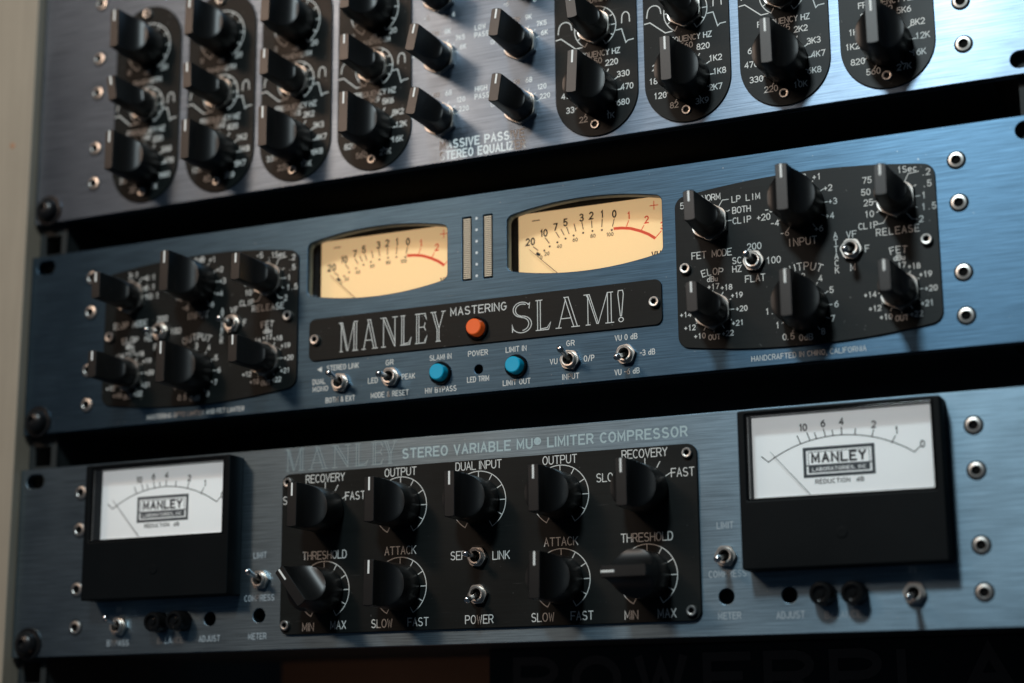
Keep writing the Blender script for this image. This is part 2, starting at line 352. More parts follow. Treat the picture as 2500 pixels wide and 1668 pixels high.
# ------------------------------------------------------------------ small hardware
def knob_me(R_, zt, wbar, z1, z0=.8, curve=1.0, base=None):
    """round body cut away on both sides by concave scoops so a bar with a flat front is left"""
    n = 72; rings = []
    def ringat(z, w, r):
        p = []
        for i in range(n):
            t = 2*math.pi*i/n; x = r*math.sin(t); y = r*math.cos(t); p.append((max(-w, min(w, x)), y, z))
        return p
    base = base or R_
    rings.append(ringat(z0, 99, base)); rings.append(ringat(z0+.3, 99, base+.15)); rings.append(ringat(z1*.6, 99, (base+R_)/2+.05)); rings.append(ringat(z1, 99, R_+.02))
    K = 14
    for i in range(K+1):
        ph = math.pi/2*i/K
        rings.append(ringat(z1+.1+curve*(1-math.cos(ph)), wbar+(R_-wbar)*(1-math.sin(ph)), R_))
    rings.append(ringat(zt-.25, wbar-.02, R_*.985)); rings.append(ringat(zt, wbar-.25, R_*.985-.3))
    return rings_me('knob', rings, smooth=28)
big_me = knob_me(9.6, 27.6, 2.35, 14.5, z0=1.0, curve=9.0)
small_me = knob_me(6.35, 27.6, 2.35, 11.0, z0=3.3, curve=12.0, base=6.6)
def hexring(r, z, a0=.26): return [(r*math.sin(a0+math.pi*i/3), r*math.cos(a0+math.pi*i/3), z) for i in range(6)]
def nut_me(rc, h, name='nut'):
    # hexagon with chamfered crown and a threaded bushing
    rings = []; n = 36
    def hexn(r, z, lim=99):
        p = []
        for i in range(n):
            t = 2*math.pi*i/n; k = (t+math.pi/6) % (math.pi/3)-math.pi/6
            rr = min(r*math.cos(math.pi/6)/math.cos(k), lim); p.append((rr*math.sin(t), rr*math.cos(t), z))
        return p
    rings = [hexn(rc, .1), hexn(rc, h-.5, rc*.99), hexn(rc, h, rc*.93)]
    return rings, hexn, n
def big_nut():
    r, hx, n = nut_me(8.2, 2.7); r.append(circ(3.4, 2.4, n)); return rings_me('nut', r, smooth=20)
bignut_me = big_nut()
washer_me = lathe('washer', [(7.9, 0), (8.0, .3), (7.9, .6), (4, .6)], 40)
line_big = box_me('pointer_line', -.42, .42, 3.6, 9.1, 27.3, 27.68)
line_small = box_me('pointer_line', -.42, .42, 1.6, 5.9, 27.3, 27.68)
def knob(dev, x, y, z, kind='big', rot=0, tilt=0., label=None):
    k = link('knob', big_me if kind == 'big' else small_me, knob_m, dev, (x, y, z), rot)
    if tilt: k.rotation_euler.x += math.radians(tilt)
    if label: k['label'] = label
    link('pointer_line', line_big if kind == 'big' else line_small, line_m, k)
    if kind == 'small': link('nut', bignut_me, steel, k, None, 30-rot)
    return k
def toggle_nut():
    r, hx, n = nut_me(4.5, 1.9)
    r += [circ(3.35, 1.9, n), circ(3.25, 3.3, n), circ(2.95, 3.55, n), circ(2.35, 3.5, n), circ(2.1, 1.2, n)]
    return rings_me('nut', r, smooth=22)
togglenut_me = toggle_nut()
pit_me = lathe('toggle_socket', [(2.12, 1.2), (2.1, 1.25)], 24)
lever_me = lathe('lever', [(.95, 0), (.95, 2.6), (1.0, 5), (1.25, 8.4), (1.45, 10.0), (1.42, 10.7), (1.15, 11.3), (.6, 11.65)], 20, smooth=50)
def toggle(dev, x, y, z, up=0., side=0.):
    n = link('toggle_switch', togglenut_me, steel, dev, (x, y, z), random.uniform(-10, 10))
    pit = link('socket', pit_me, dark, n)
    l = link('lever', lever_me, chrome, n, (0, 0, 1.2))
    l.rotation_euler = (-math.radians(up), -n.rotation_euler.y, 0)
    return n
def socket_screw(r=3.4, h=2.2, hexr=1.75):
    n = 36; r_ = []
    r_ = [circ(r, 0, n), circ(r, h*.55, n), circ(r*.93, h*.9, n), circ(r*.84, h, n), circ(r*.62, h, n)]
    def hx(rr, z):
        p = []
        for i in range(n):
            t = 2*math.pi*i/n; k = (t+math.pi/6) % (math.pi/3)-math.pi/6; q = rr*math.cos(math.pi/6)/math.cos(k); p.append((q*math.sin(t), q*math.cos(t), z))
        return p
    r_ += [hx(hexr*1.08, h-.08), hx(hexr, h-.3), hx(hexr*.96, .25)]
    me = rings_me('socket_screw', r_, smooth=25, mi=[0, 0, 0, 0, 0, 0, 1])
    me.materials.append(steel2); me.materials.append(dark)
    return me
sock_me = socket_screw(2.35, 1.9, 1.2); sock_small = socket_screw(2.2, 1.6, 1.15)
# recessed countersunk screw ring of the front panels
def csk():
    n = 40; r_ = [circ(4.3, .02, n), circ(4.2, .10, n), circ(4.05, .10, n), circ(4.0, -.25, n), circ(3.9, -.2, n), circ(3.75, .55, n), circ(3.3, .95, n), circ(2.3, 1.1, n), circ(2.05, .95, n), circ(1.95, -1, n)]
    r_ = [[(x*.86, y*.86, z) for x, y, z in q] for q in r_]
    me = rings_me('panel_screw', r_, smooth=30, mi=[1, 1, 1, 1, 0, 0, 0, 0, 1])
    me.materials.append(steel); me.materials.append(dark); return me
csk_me = csk()
def rack_screw_me():
    n = 32; me = rings_me('rack_screw', [circ(7.4, 0, n), circ(7.4, .8, n), circ(5.6, .9, n), circ(5.5, 2.2, n), circ(4.9, 3.9, n), circ(3.6, 5.0, n), circ(1.9, 5.4, n), circ(1.6, 4.0, n)], smooth=35); return me
rackscrew_me = rack_screw_me()
def cross_me():
    return box_me('drive_recess', -2.6, 2.6, -.45, .45, 4.7, 5.5), box_me('drive_recess', -.45, .45, -2.6, 2.6, 4.7, 5.5)
cr1, cr2 = cross_me()
def rack_screw(dev, x, y):
    s = link('rack_screw', rackscrew_me, screw_m, dev, (x, y, 0), 20)
    return s

# ------------------------------------------------------------------ scales
def arc_scale(i, cx, cy, r, lw, tick, n=11, a=150, gap=None):
    pts = [(cx+r*math.sin(math.radians(t)), cy+r*math.cos(math.radians(t))) for t in [-a+2*a*k/48 for k in range(49)]]
    i.run(pts, lw)
    for k in range(n):
        t = math.radians(-a+2*a*k/(n-1)); i.run([(cx+r*math.sin(t), cy+r*math.cos(t)), (cx+(r-tick)*math.sin(t), cy+(r-tick)*math.cos(t))], lw)
def off(x, y, z):      # shift of a raised face relative to where it shows on the panel plane
    return (x+(554.9-x)*z/660.5, y+(-41.7-y)*z/660.5)

# =================================================================== rack rails, wood, lower unit
rack = thing('equipment_rack', 'black steel rack rails with square holes holding the three audio units', 'equipment rack')
for x0 in (0, 470.5):
    holes = [rrect(x0+8.2-4.75, x0+8.2+4.75, y-4.75, y+4.75, .5, 2) for k in range(-2, 9) for y in (44.45*k, 44.45*k+15.875, 44.45*k+31.75)]
    link('rail', sheet('rail', [rrect(x0, x0+16.2, -110, 385, .4, 2)]+holes, -7.0, -5.2, .1), blackpaint, rack)
    inner = x0+14.6 if x0 == 0 else x0
    link('rail_flange', box_me('rail_flange', inner, inner+1.5, -110, 385, -50, -7.2), blackpaint, rack)
    link('rail_backing', box_me('rail_backing', x0+.6, x0+14, -110, 385, -42, -40), blackpaint, rack)
link('shade_sheet', box_me('shade_sheet', .2, 1.4, -112, 386, -300, -51), blackpaint, rack)  # black sheet added over the wooden board's inner face, standing in for shade
side = thing('wooden_side_panel', 'pale wooden side board of the cabinet, left of the black rack rail', 'cabinet side')
link('board', box_me('board', -34, -.6, -150, 420, -380, 5, .8), wood, side)
kn = []
for y, z in ((245, 0), (110, 1), (330, -8)):
    me = lathe('knot_hole', [(1.5, 0), (1.3, .12), (.2, .14)], 16)
    o = link('knot_hole', me, brownwood, side, (-12-z, y, 5.0))
side2 = thing('wooden_side_panel', 'wooden side board of the cabinet at the far right, outside the rack rail', 'cabinet side')
link('board', box_me('board', 484, 504, -150, 420, -380, -8, .8), wood, side2)
bk = thing('brown_back_board', 'brown wooden board low behind the units, beside the black unit with grey lettering', 'back board')
link('board', box_me('board', 48, 469, -160, 30, -176, -160, .5), brownwood, bk)
low = thing('lower_rack_unit', 'black audio unit set back under the lowest grey compressor, with large dim grey lettering', 'audio unit')
link('case', box_me('case', 211, 462, -60, -4.5, -168, -74, .8), blackpaint, low)
printed('POWERPLAY', 348, -19, 17, plateink, low, -73.9, bold=.02, wid=250)

# =================================================================== top unit: equaliser
def ear_holes(ys): return [slot(x, y) for x in (8.75, 473.85) for y in ys]
def chassis(dev, y0, y1, depth=250):
    link('chassis', box_me('chassis', 22, 460.6, y0+1.5, y1-1.5, -depth, -8.5, .5), blackpaint, dev)
eq = thing('stereo_equalizer', 'brushed silver three-unit-high equalizer with eight black control strips, top of the rack', 'audio equalizer')
link('faceplate', sheet('faceplate', [rrect(0, 482.6, 203.6, 336.1, .5, 2)]+ear_holes((209.55, 330.2)), -4.8, 0, .25), silver, eq)
chassis(eq, 203.6, 336.1)
rack_screw(eq, 8.75, 209.9)
for x, ys in (((35.3), (313.5, 284.3, 266.5, 238.0, 220.2)), ((451.6), (237.2, 219.3, 266, 284, 313))):
    for y in ys: link('panel_screw', csk_me, steel, eq, (x, y, 0), random.uniform(0, 60))
LM, KM = .50, .44
strips = [(64.4, 206.9, 285.2, 255.3, 224.9), (106.8, 206.4, 284.1, 254.6, 224.5), (148.2, 205.9, 283.0, 254.2, 224.1), (189.5, 205.2, 281.6, 253.9, 223.9),
          (297.5, 205.0, 281.6, 254.0, 224.1), (338.3, 205.1, 282, 254.2, 224.2), (380.0, 205.6, 283, 254.6, 224.5), (422.0, 206.2, 284, 255.0, 225.0)]
FR = [['22', '33', '47', '68', '100', '150', '220', '330', '470', '680', '1K'], ['82', '120', '180', '270', '390', '560', '820', '1K2', '1K8', '2K7', '3K9'],
      ['220', '330', '470', '680', '1K', '1K5', '2K2', '3K3', '4K7', '6K8', '10K'], ['560', '820', '1K2', '1K8', '2K7', '3K9', '5K6', '8K2', '12K', '16K', '27K']]
midrot = [-9, -2, 1, 1, -6, 2, 0, 3]; botrot = [0, 1, 0, 1, 3, 0, 0, 0]; toprot = [-1, 1, 2, 1, 0, 0, 0, 0]
for s, (cx, yb, yt, ym, yf) in enumerate(strips):
    zt = .8
    ox, oy = off(cx, (yb+yt)/2, zt); dx, dy = ox-cx, oy-(yb+yt)/2
    cx += dx; yb += dy; yt += dy; ym += dy; yf += dy
    ptop = 306.6+dy-(.6*min(s, 7-s))
    pl = link('control_strip', sheet('control_strip', [stadium(cx, 18.9, yb, ptop)], .03, zt, .18), plate_m, eq)
    link('strip_screw', sock_small, steel2, pl, (cx-.8, yb+5.2, zt-.9), random.uniform(0, 60))
    link('strip_screw', sock_me, steel2, pl, (cx-.9, ptop-4.0, zt), random.uniform(0, 60))
    z = zt+.02
    # lower frequency dial
    nums = Ink(z); tk = Ink(z)
    off6 = [(0, 14.5), (7.3, 12.9), (12.6, 6.9), (14.2, .9), (12.1, -5.8), (6.1, -10.9)]
    for k, t in enumerate(FR[s % 4]):
        j = k-5; px, py = off6[abs(j)]; px = px if j >= 0 else -px
        if len(t) == 3 and abs(j) in (2, 3): px *= .985
        nums.text(t, cx+px, yf+py, 2.4, w=.40, adv=2.0, kx=.92)
        an = math.radians(30*j)
        tk.run([(cx+9.9*math.sin(an), yf+9.9*math.cos(an)), (cx+11.4*math.sin(an), yf+11.4*math.cos(an))], KM)
    nums.text('FREQUENCY HZ', cx+.2, yf+17.7, 2.35, w=.42, adv=1.95, kx=.92, prop=True)
    nums.text('BANDWIDTH', cx, ym+12.7, 2.2, w=.38, adv=1.95, kx=.92, prop=True)
    nums.text('0', cx-11, yt-11, 2.2, w=.34); nums.text('20', cx+9.6, yt-11.4, 2.3, w=.36, adv=2.0); nums.text('dB', cx-.4, yt-12.6, 1.8, w=.3, adv=1.8)
    nums.build('lettering', white_m, pl)
    arc_scale(tk, cx, ym, 9.55, .40, 2.1); arc_scale(tk, cx, yt, 12.3, .42, 2.0)
    # response curves
    for r in ([(-18.3, -3), (-15.8, -2.7), (-9.1, -8.4), (-6.0, -8.2)], [(9.5, -3), (12.1, -2.8), (13.9, -9.3), (14.9, -8.4), (17.4, -8.2)]):
        tk.run([(cx+p, ym+q) for p, q in r], .46)
    tk.run([(cx-17.2, ym-.4), (cx-16.9, ym+1.7)]+[(cx+p, ym+q) for p, q in el(-13.9, 1.9, 2.9, 2.8, 165, 15, 8)]+[(cx-10.8, ym+.6)], .46)
    tk.run([(cx+12.2, ym-.2)]+[(cx+p, ym+q) for p, q in el(14.0, 2.2, 1.7, 2.4, 175, 5, 8)]+[(cx+15.8, ym-.1)], .46)
    tk.build('scale_marks', white_m, pl)
    knob(eq, cx, yf, zt, 'big', botrot[s], (0, 1.5, .8, 0, -1, 2, 2, 1.2)[s])
    knob(eq, cx, ym, zt, 'small', midrot[s], 0)
    knob(eq, cx, yt, zt, 'big', toprot[s], 0)
    toggle(eq, cx-1, 316.5 if s < 4 else 315, 0, up=12)
# filter switches in the middle
SW = [(223.2, 252.6, 13), (262.7, 252.3, 9), (223.6, 223.4, 12), (262.6, 223.1, 9), (223.0, 282.0, 12), (262.6, 281.6, 10)]
for k, (x, y, r) in enumerate(SW):
    knob(eq, x, y, 0, 'small', r)
    nn = {0: ['7K5', '6K', '9K', '12K', '18K'], 2: ['120', '220', '68', '39', '22'], 4: ['4', '6', '2', '0', '-2']}[k//2*2]
    for t, (dx, dy) in zip(nn, ((9.8, 8.2), (11.1, 3.7), (3.6, 12.2), (-2.4, 12.0), (-8.4, 8.8))):
        printed(t, x+dx, y+dy, 2.1, silverprint_m, eq, .03, bold=.010, sx=.82)
    ti = Ink(.02)
    for d in (-90, -45, -8, 25, 50, 75):
        an = math.radians(d); ti.run([(x+7.3*math.sin(an), y+7.3*math.cos(an)), (x+8.9*math.sin(an), y+8.9*math.cos(an))], .28)
    ti.build('scale_marks', silverprint_m, eq)
    printed('OFF' if k < 4 else '-6', x-(12.6 if k < 4 else 6.9), y+(3.6 if k < 4 else -9.0), 2.0, silverprint_m, eq, .03, sx=.82)
    if k > 3: printed('6', x+6.8, y-9.5, 2.0, silverprint_m, eq, .03, sx=.82)
for t, x, y in (('LOW', 242.9, 264.0), ('PASS', 243.6, 260.5), ('HIGH', 243.2, 235.2), ('PASS', 243.6, 231.6)):
    printed(t, x, y, 2.15, silverprint_m, eq, .03, bold=.012, sx=.86)
printed('MASSIVE PASSIVE', 243.4, 211.5, 3.5, silverprint_m, eq, .03, bold=.022, wid=41.2)
printed('STEREO EQUALIZER', 243.6, 206.6, 3.5, silverprint_m, eq, .03, bold=.022, wid=41.6)

# =================================================================== middle unit: mastering limiter
li = thing('mastering_limiter', 'blue two-unit-high mastering limiter with two cream needle meters, middle of the rack', 'audio limiter')
WX = ((191.4, 162.7), (290.3, 162.7))
fp = [rrect(0, 482.6, 98.83, 186.93, .5, 2)]+ear_holes((104.78, 180.98))
fp += [barrel(x, y, 35.1, 15.9, 12.0, 3.0)[::-1] for x, y in WX]
fp += [rrect(x, x+4.3, 148.7, 177.0, .3, 2) for x in (233.9, 243.9)]
fp += [ring(241.4, 109.1, 1.95)]
link('faceplate', sheet('faceplate', fp, -4.8, 0, .3), blue, li)
def chassis_box(dev, parts):
    for p in parts: link('chassis', box_me('chassis', *p), blackpaint, dev)
chassis_box(li, [(22, 460.6, 100.3, 185.4, -250, -30), (22, 150, 100.3, 185.4, -29.5, -8.5), (332, 460.6, 100.3, 185.4, -29.5, -8.5), (150.5, 331.5, 100.3, 142, -29.5, -8.5), (227.6, 255, 143, 185.4, -29.5, -8.5)])
rack_screw(li, 8.75, 104.9)
for x, ys in ((37.0, (172.6, 155.7, 127.4, 110.8)), (445.9, (172.6, 155.5, 127.9, 110.9))):
    for y in ys: link('panel_screw', csk_me, steel, li, (x, y, 0), random.uniform(0, 60))
# control plates
def limiter_plate(cx, title, ratio, bar_rot):
    zt = .9; cy = 141.2
    ox, oy = off(cx, cy, zt); dx, dy = ox-cx, oy-cy
    pl = link('control_plate', sheet('control_plate', [barrel(cx+dx, cy+dy, 53.1, 35.5, 31.3, 5.0)], .03, zt, .2), plate_m, li)
    z = zt+.02; X = lambda v: v-383.6+cx+dx; Y = lambda v: v+dy
    S = Ink(z); T = Ink(z); hh = 2.75
    def t(s_, x, y, h=2.5, adv=2.0, **k): S.text(s_, X(x), Y(y), h, adv=adv, w=.34, kx=.9, **k)
    for q in ratio: t(*q)
    t(title, 345.7, 147.2, 2.75, 2.16)
    for nx, ny in ((345.7, 123.3), (420.9, 123.3)):
        for s_, px, py in (('+17', .2, 10.2), ('+18', 5.7, 9.3), ('+19', 9.9, 5.6), ('+20', 11.7, -.1), ('+21', 9.9, -5.8), ('+22', 5.6, -9.6), ('OUT', 0, -10.6), ('+10', -6.1, -9.6), ('+12', -10.2, -5.8), ('+14', -11.8, -.2), ('+16', -5.6, 9.2)):
            t(s_, nx+px, ny+py, 2.05, 1.75)
        for d in range(-150, 181, 30):
            if d in (-90,): pass
            an = math.radians(d); T.run([(X(nx)+6.8*math.sin(an), Y(ny)+6.8*math.cos(an)), (X(nx)+8.6*math.sin(an), Y(ny)+8.6*math.cos(an))], .3)
    t('ELOP', 345.8, 139.8, 2.7, 2.4, arc=(X(345.7), Y(123.3))); t('dBu', 345.7, 136.7, 2.0, 1.6)
    t('FET', 421.0, 139.8, 2.7, 2.4, arc=(X(421), Y(123.3))); t('dBu', 421.2, 136.6, 2.0, 1.6)
    t('SC', 356.2, 143.2, 2.5, 2.1); t('HZ', 356.1, 139.7, 2.5, 2.1); t('200', 363.6, 148.2, 2.6, 2.1); t('100', 371.3, 141.6, 2.6, 2.1); t('FLAT', 363.5, 135.0, 2.7, 2.15)
    t('INPUT', 383.2, 147.8, 3.0, 2.5); t('OUTPUT', 383.1, 137.6, 3.0, 2.75, arc=(X(383.1), Y(120.9)))
    for s_, px, py in (('0dB', 0, 11.6), ('+1', 7.0, 10.9), ('+2', 11.3, 5.7), ('+3', 13.0, 0), ('+4', 11.5, -5.8), ('+6', 6.9, -10.5), ('-1', -7, 10.9), ('-2', -11.3, 5.7), ('-3', -13, 0), ('-4', -10.9, -6.0), ('-6', -7.0, -10.6)):
        t(s_, 383.3+px, 162.7+py, 2.3, 1.95)
    for s_, px, py in (('3', 0, 12.6), ('4', 6.8, 11.0), ('5', 11.0, 5.9), ('6', 12.7, 0), ('7', 11.0, -5.6), ('8', 6.9, -10.4), ('0dB', 0, -12), ('.5', -6.4, -11.1), ('0', -8.6, -11.1), ('1', -11.2, -6.1), ('1.5', -13.2, -.1), ('2', -11, 5.8), ('2.5', -7, 10.8)):
        t(s_, 383.1+px, 120.9+py, 2.3, 1.95)
    for ny in (162.7, 120.9):
        for d in range(-150, 151, 30):
            an = math.radians(d); T.run([(X(383.2)+9.5*math.sin(an), Y(ny)+9.5*math.cos(an)), (X(383.2)+11*math.sin(an), Y(ny)+11*math.cos(an))], .3)
    t('RELEASE', 421.2, 147.6, 2.7, 2.5)
    for s_, px, py, in (('.1Sec', 425.2, 171.8), ('.2', 433.2, 169.6), ('.5', 433.4, 164.9), ('1', 432.0, 160.3), ('1.5', 433.7, 155.7), ('2', 430.5, 151.0), ('CLIP', 409.8, 150.9), ('10', 410.5, 155.5), ('25', 410.4, 160.2), ('50', 409.6, 164.6), ('75', 410.3, 169.4), ('mS', 416, 172.5)):
        t(s_, px, py, 2.4, 2.0)
    for x0, y0, pts in ((421.3, 160.3, ()),):
        for d in (-120, -90, -60, -30, 0, 60, 90, 120):
            an = math.radians(d); T.run([(X(x0)+7.2*math.sin(an), Y(y0)+7.2*math.cos(an)), (X(x0)+9.2*math.sin(an), Y(y0)+9.2*math.cos(an))], .3)
        T.run([(X(425), Y(166.8)), (X(426.5), Y(169.8)), (X(430.5), Y(170.2))], .3)
        T.run([(X(425), Y(154)), (X(427), Y(151.4)), (X(429), Y(151.1))], .3); T.run([(X(417.6), Y(154)), (X(415.8), Y(151.2)), (X(413.6), Y(151))], .3)
    x0, y0 = 345.8, 160.2
    T.run([(X(345.8), Y(167.3)), (X(345.8), Y(169.2))], .3); T.run([(X(349.2), Y(166.4)), (X(351.0), Y(169.2)), (X(353.6), Y(169.2))], .3)
    T.run([(X(351.8), Y(163.7)), (X(353.9), Y(164.6))], .3); T.run([(X(352.6), Y(160.2)), (X(354.6), Y(160.2))], .3)
    for i_, ch in enumerate('ATTACK'): t(ch, 396.7, 148.6-i_*2.84, 2.3, 2)
    t('VF', 403.1, 148.2, 2.6, 2.3); t('F', 409.0, 141.7, 2.6, 2.3); t('M', 402.9, 134.8, 2.6, 2.3)
    S.build('lettering', white_m, pl); T.build('scale_marks', white_m, pl)
    for x, y in ((334.6, 142.1), (432.2, 142.3)):
        link('plate_screw', sock_me, steel2, pl, (X(x), Y(y), zt), random.uniform(0, 60))
    for x, y, k in ((345.8, 160.2, 'small'), (345.7, 123.3, 'small'), (383.3, 162.7, 'big'), (383.1, 120.9, 'big'), (421.3, 160.3, 'small'), (420.9, 123.3, 'small')):
        knob(li, X(x), Y(y), zt, k, 0 if k == 'big' else random.choice((-1, 0, 1)))
    return X, Y, zt
X, Y, zt = limiter_plate(384.2, 'FET MODE', [('NORM', 346.2, 171.0), ('LP LIM', 360.8, 168.9), ('BOTH', 358.9, 164.2), ('CLIP +20', 362.9, 159.8), ('5', 333.8, 169.0)], 0)
toggle(li, X(363.4), Y(142.0), zt, up=2); toggle(li, X(402.9), Y(142.0), zt, up=-14)
X, Y, zt = limiter_plate(98.2, 'ELOP MODE', [('3:1', 346.2, 171.2), ('4:1', 355.9, 168.9), ('6:1', 355.9, 164.2), ('10:1', 357.3, 159.8)], 0)
toggle(li, X(363.4), Y(142.0), zt, up=-8); toggle(li, X(402.9), Y(141.6), zt, up=2)
printed('HANDCRAFTED IN CHINO, CALIFORNIA', 384.2, 102.2, 2.0, white_m, li, .03, wid=46)
printed('MASTERING OPTO LIMITER AND FET LIMITER', 98.0, 101.9, 2.0, white_m, li, .03, wid=53)
# needle meters
def vu(cx, cy):
    m = link('needle_meter', sheet('needle_meter', [rrect(cx-36.6, cx+36.6, cy-17.2, cy+17.2, 3), rrect(cx-35.0, cx+35.0, cy-15.6, cy+15.8, 2)[::-1]], -13.4, -5.1, .1), matteblack, li)
    zf = -11.6
    link('dial_card', box_me('dial_card', cx-34.8, cx+36.4, cy-17, cy+17, zf-1, zf), cream, m)
    L = lambda x, y: (x-290.3+cx, y-162.7+cy)
    B = Ink(zf+.03); Rr = Ink(zf+.03)
    ticks = [((262.3, 163.4), (264.6, 161.5)), ((268.0, 166.7), (269.9, 164.1)), ((273.1, 168.6), (274.6, 166.0)), ((275.5, 169.6), (276.9, 166.8)), ((278.1, 170.2), (279.2, 167.1)), ((281.6, 171.2), (282.4, 167.8)), ((285.2, 171.5), (285.8, 168.3)), ((289.7, 171.6), (289.8, 168.5)), ((294.6, 171.7), (294.3, 168.3)), ((300.0, 171.0), (299.2, 167.9))]
    for p, q in ticks: B.run([L(*p), L(*q)], .42)
    for p, q in (((306.5, 169.5), (305.2, 166.2)), ((313.4, 166.6), (311.7, 163.9)), ((321.0, 163.1), (317.9, 160.0))): Rr.run([L(*p), L(*q)], .38)
    for x, y in ((264.7, 159.8), (267.5, 161.1), (270.1, 162.6), (273.7, 164.0), (277.5, 165.2), (281.3, 166.1), (285.7, 166.7), (290.0, 167.0), (294.3, 166.9), (298.8, 166.3)): B.disc(*L(x, y), .48)
    B.run([L(264.1, 160.2), L(265.2, 159.4)], 1.3)
    B.run([L(262.0, 175.0), L(265.5, 175.0)], .45)
    red_arc = [(300.0, 166.8), (303.4, 166.6), (307.4, 165.9), (311.8, 164.2), (315.3, 162.4), (318.0, 160.4)]
    Rr.run([L(*p) for p in red_arc], 1.25)
    Rr.run([L(316.2, 174.7), L(319.8, 174.7)], .35); Rr.run([L(318, 176.5), L(318, 172.9)], .35)
    B.build('dial_scale', ink, m); Rr.build('dial_scale', red, m)
    for t_, x, y in (('20', 261.0, 165.8), ('10', 267.5, 168.9), ('7', 272.9, 170.9), ('5', 277.6, 172.4), ('3', 285.1, 173.6), ('2', 289.6, 173.9), ('1', 294.5, 173.9), ('0', 300.1, 173.3)):
        printed(t_, *L(x, y), 2.95, ink, m, zf+.05, bold=.017, sx=.8)
    for t_, x, y in (('1', 306.6, 171.7), ('2', 314.6, 168.9), ('3', 321.6, 165.4)): printed(t_, *L(x, y), 2.9, red, m, zf+.05, bold=.012, sx=.8)
    for t_, x, y in (('0', 266.1, 158.2), ('20', 268.8, 159.5), ('40', 274.6, 162.1), ('60', 282.0, 164.1), ('80', 290.2, 164.8), ('100', 298.0, 164.5)): printed(t_, *L(x, y), 1.5, ink, m, zf+.05, bold=.012)
    printed('VU', *L(318.5, 153.2), 2.6, ink, m, zf+.05, bold=.02)
    px, py = L(290.3, 135.2); tx, ty = L(261.1, 161.9); l = math.hypot(tx-px, ty-py); ux, uy = (tx-px)/l, (ty-py)/l
    bx, by = px+ux*20.5, py+uy*20.5
    v = []
    for (x, y, h) in ((bx, by, .16), (tx, ty, .10)):
        for sx_, sz in ((-1, -1), (1, -1), (1, 1), (-1, 1)): v.append((x-uy*h*sx_, y+ux*h*sx_, zf+1.6+sz*.08))
    link('needle', mesh('needle', v, [(0, 1, 2, 3), (4, 5, 6, 7), (0, 1, 5, 4), (1, 2, 6, 5), (2, 3, 7, 6), (3, 0, 4, 7)]), needle_m, m)
    link('glass', box_me('glass', cx-35.9, cx+35.9, cy-16.7, cy+16.7, -5.06, -4.95), glass, m)
for x, y in WX: vu(x, y)
# led ladders
for x in (234.05, 244.05):
    lb = link('led_bar', box_me('led_bar', x-.1, x+4.1, 148.75, 176.95, -2.5, -.9), bezel_m, li)
    seg = box_me('segment', -1.7, 1.7, -.25, .25, -.95, -.12, .05)
    for k in range(31): link('segment', seg, ledoff, lb, (x+2.0, 149.75+k*.877, 0))
dk = Ink(.03)
for k in range(6): dk.disc(240.75, 150.2+k*5.14, .62, 16)
dk.build('dot_markings', dotm, li)
# name plate
ox, oy = off(240.9, 129.9, .8)
npz = .8; ndx, ndy = ox-240.9, oy-129.9
npl = link('name_plate', sheet('name_plate', [rrect(157.7+ndx, 324.3+ndx, 120.25+ndy, 139.45+ndy, 3)], .03, npz, .2), plate_m, li)
for x, y in ((160.4+1.0, 129.7), (321.3, 129.7)): link('plate_screw', sock_me, steel2, npl, (x+ndx, y+ndy, npz), 11)
printed('MASTERING', 241.4+ndx, 135.4+ndy, 3.3, white_m, npl, npz+.03, wid=26.6)
deco_text([('M', 174, 183.0), ('A', 185.3, 192.8), ('N', 195.0, 202.6), ('L', 204.6, 209.6), ('E', 211.9, 217.3), ('Y', 219.4, 225.9)], 123.2+ndy, 13.0, .36, white_m, npl, npz+.02)
deco_text([('S', 257.4, 266.4), ('L', 269.0, 275.4), ('A', 277.9, 288.0), ('M', 291.2, 303.4), ('!', 305.2, 308.4)], 123.2+ndy, 12.9, .36, white_m, npl, npz+.02)
def button(dev, x, y, z, m, r=3.55, nm='push_button'):
    b = link(nm, lathe('push_button', [(r+1.55, 0), (r+1.5, .9), (r+1.15, 1.35), (r+.55, 1.35), (r+.4, .9), (r+.35, .1)], 44, cap1=True), bezel_m, dev, (x, y, z))
    link('button_cap', lathe('button_cap', [(r+.1, .2), (r, 3.4), (r-.12, 4.15), (r-.5, 4.45), (r-1.0, 4.45), (0.02, 4.43)], 44, smooth=30), m, b)
    return b
button(li, 223.5, 109.0, 0, bluecap); button(li, 259.1, 108.8, 0, bluecap); button(li, 241.1+.3, 126.7, npz, orangecap, 3.6)['label'] = 'orange power button in the black name plate'
for t_, x, y, wd in (('POWER', 241.2, 116.2, 9.4), ('LED TRIM', 241.2, 104.9, 10.4), ('SLAM! IN', 223.4, 116.1, 10.6), ('HW BYPASS', 223.5, 101.9, 15.0), ('LIMIT IN', 259.0, 116.2, 9.7), ('LIMIT OUT', 259.1, 102.0, 12.8),
    ('STEREO LINK', 175.2, 116.3, 16.2), ('DUAL', 163.2, 110.7, 6.6), ('MONO', 164.0, 107.4, 7.9), ('BOTH & EXT', 174.1, 101.9, 14.8), ('GR', 198.6, 116.1, 3.9), ('LED', 190.4, 108.8, 4.9), ('PEAK', 207.8, 109.1, 6.6), ('MODE & RESET', 198.7, 102.1, 18.6),
    ('GR', 283.8, 116.3, 3.8), ('VU', 276.1, 109.2, 3.5), ('O/P', 292.0, 109.1, 4.8), ('INPUT', 283.7, 102.2, 7.6), ('VU 0 dB', 308.5, 116.4, 10.0), ('-3 dB', 317.6, 109.2, 6.7), ('VU -6 dB', 308.6, 102.0, 11.0)):
    printed(t_, x, y, 2.15 if '/' not in t_ else 2.3, white_m, li, .03, wid=wd, bold=.005)
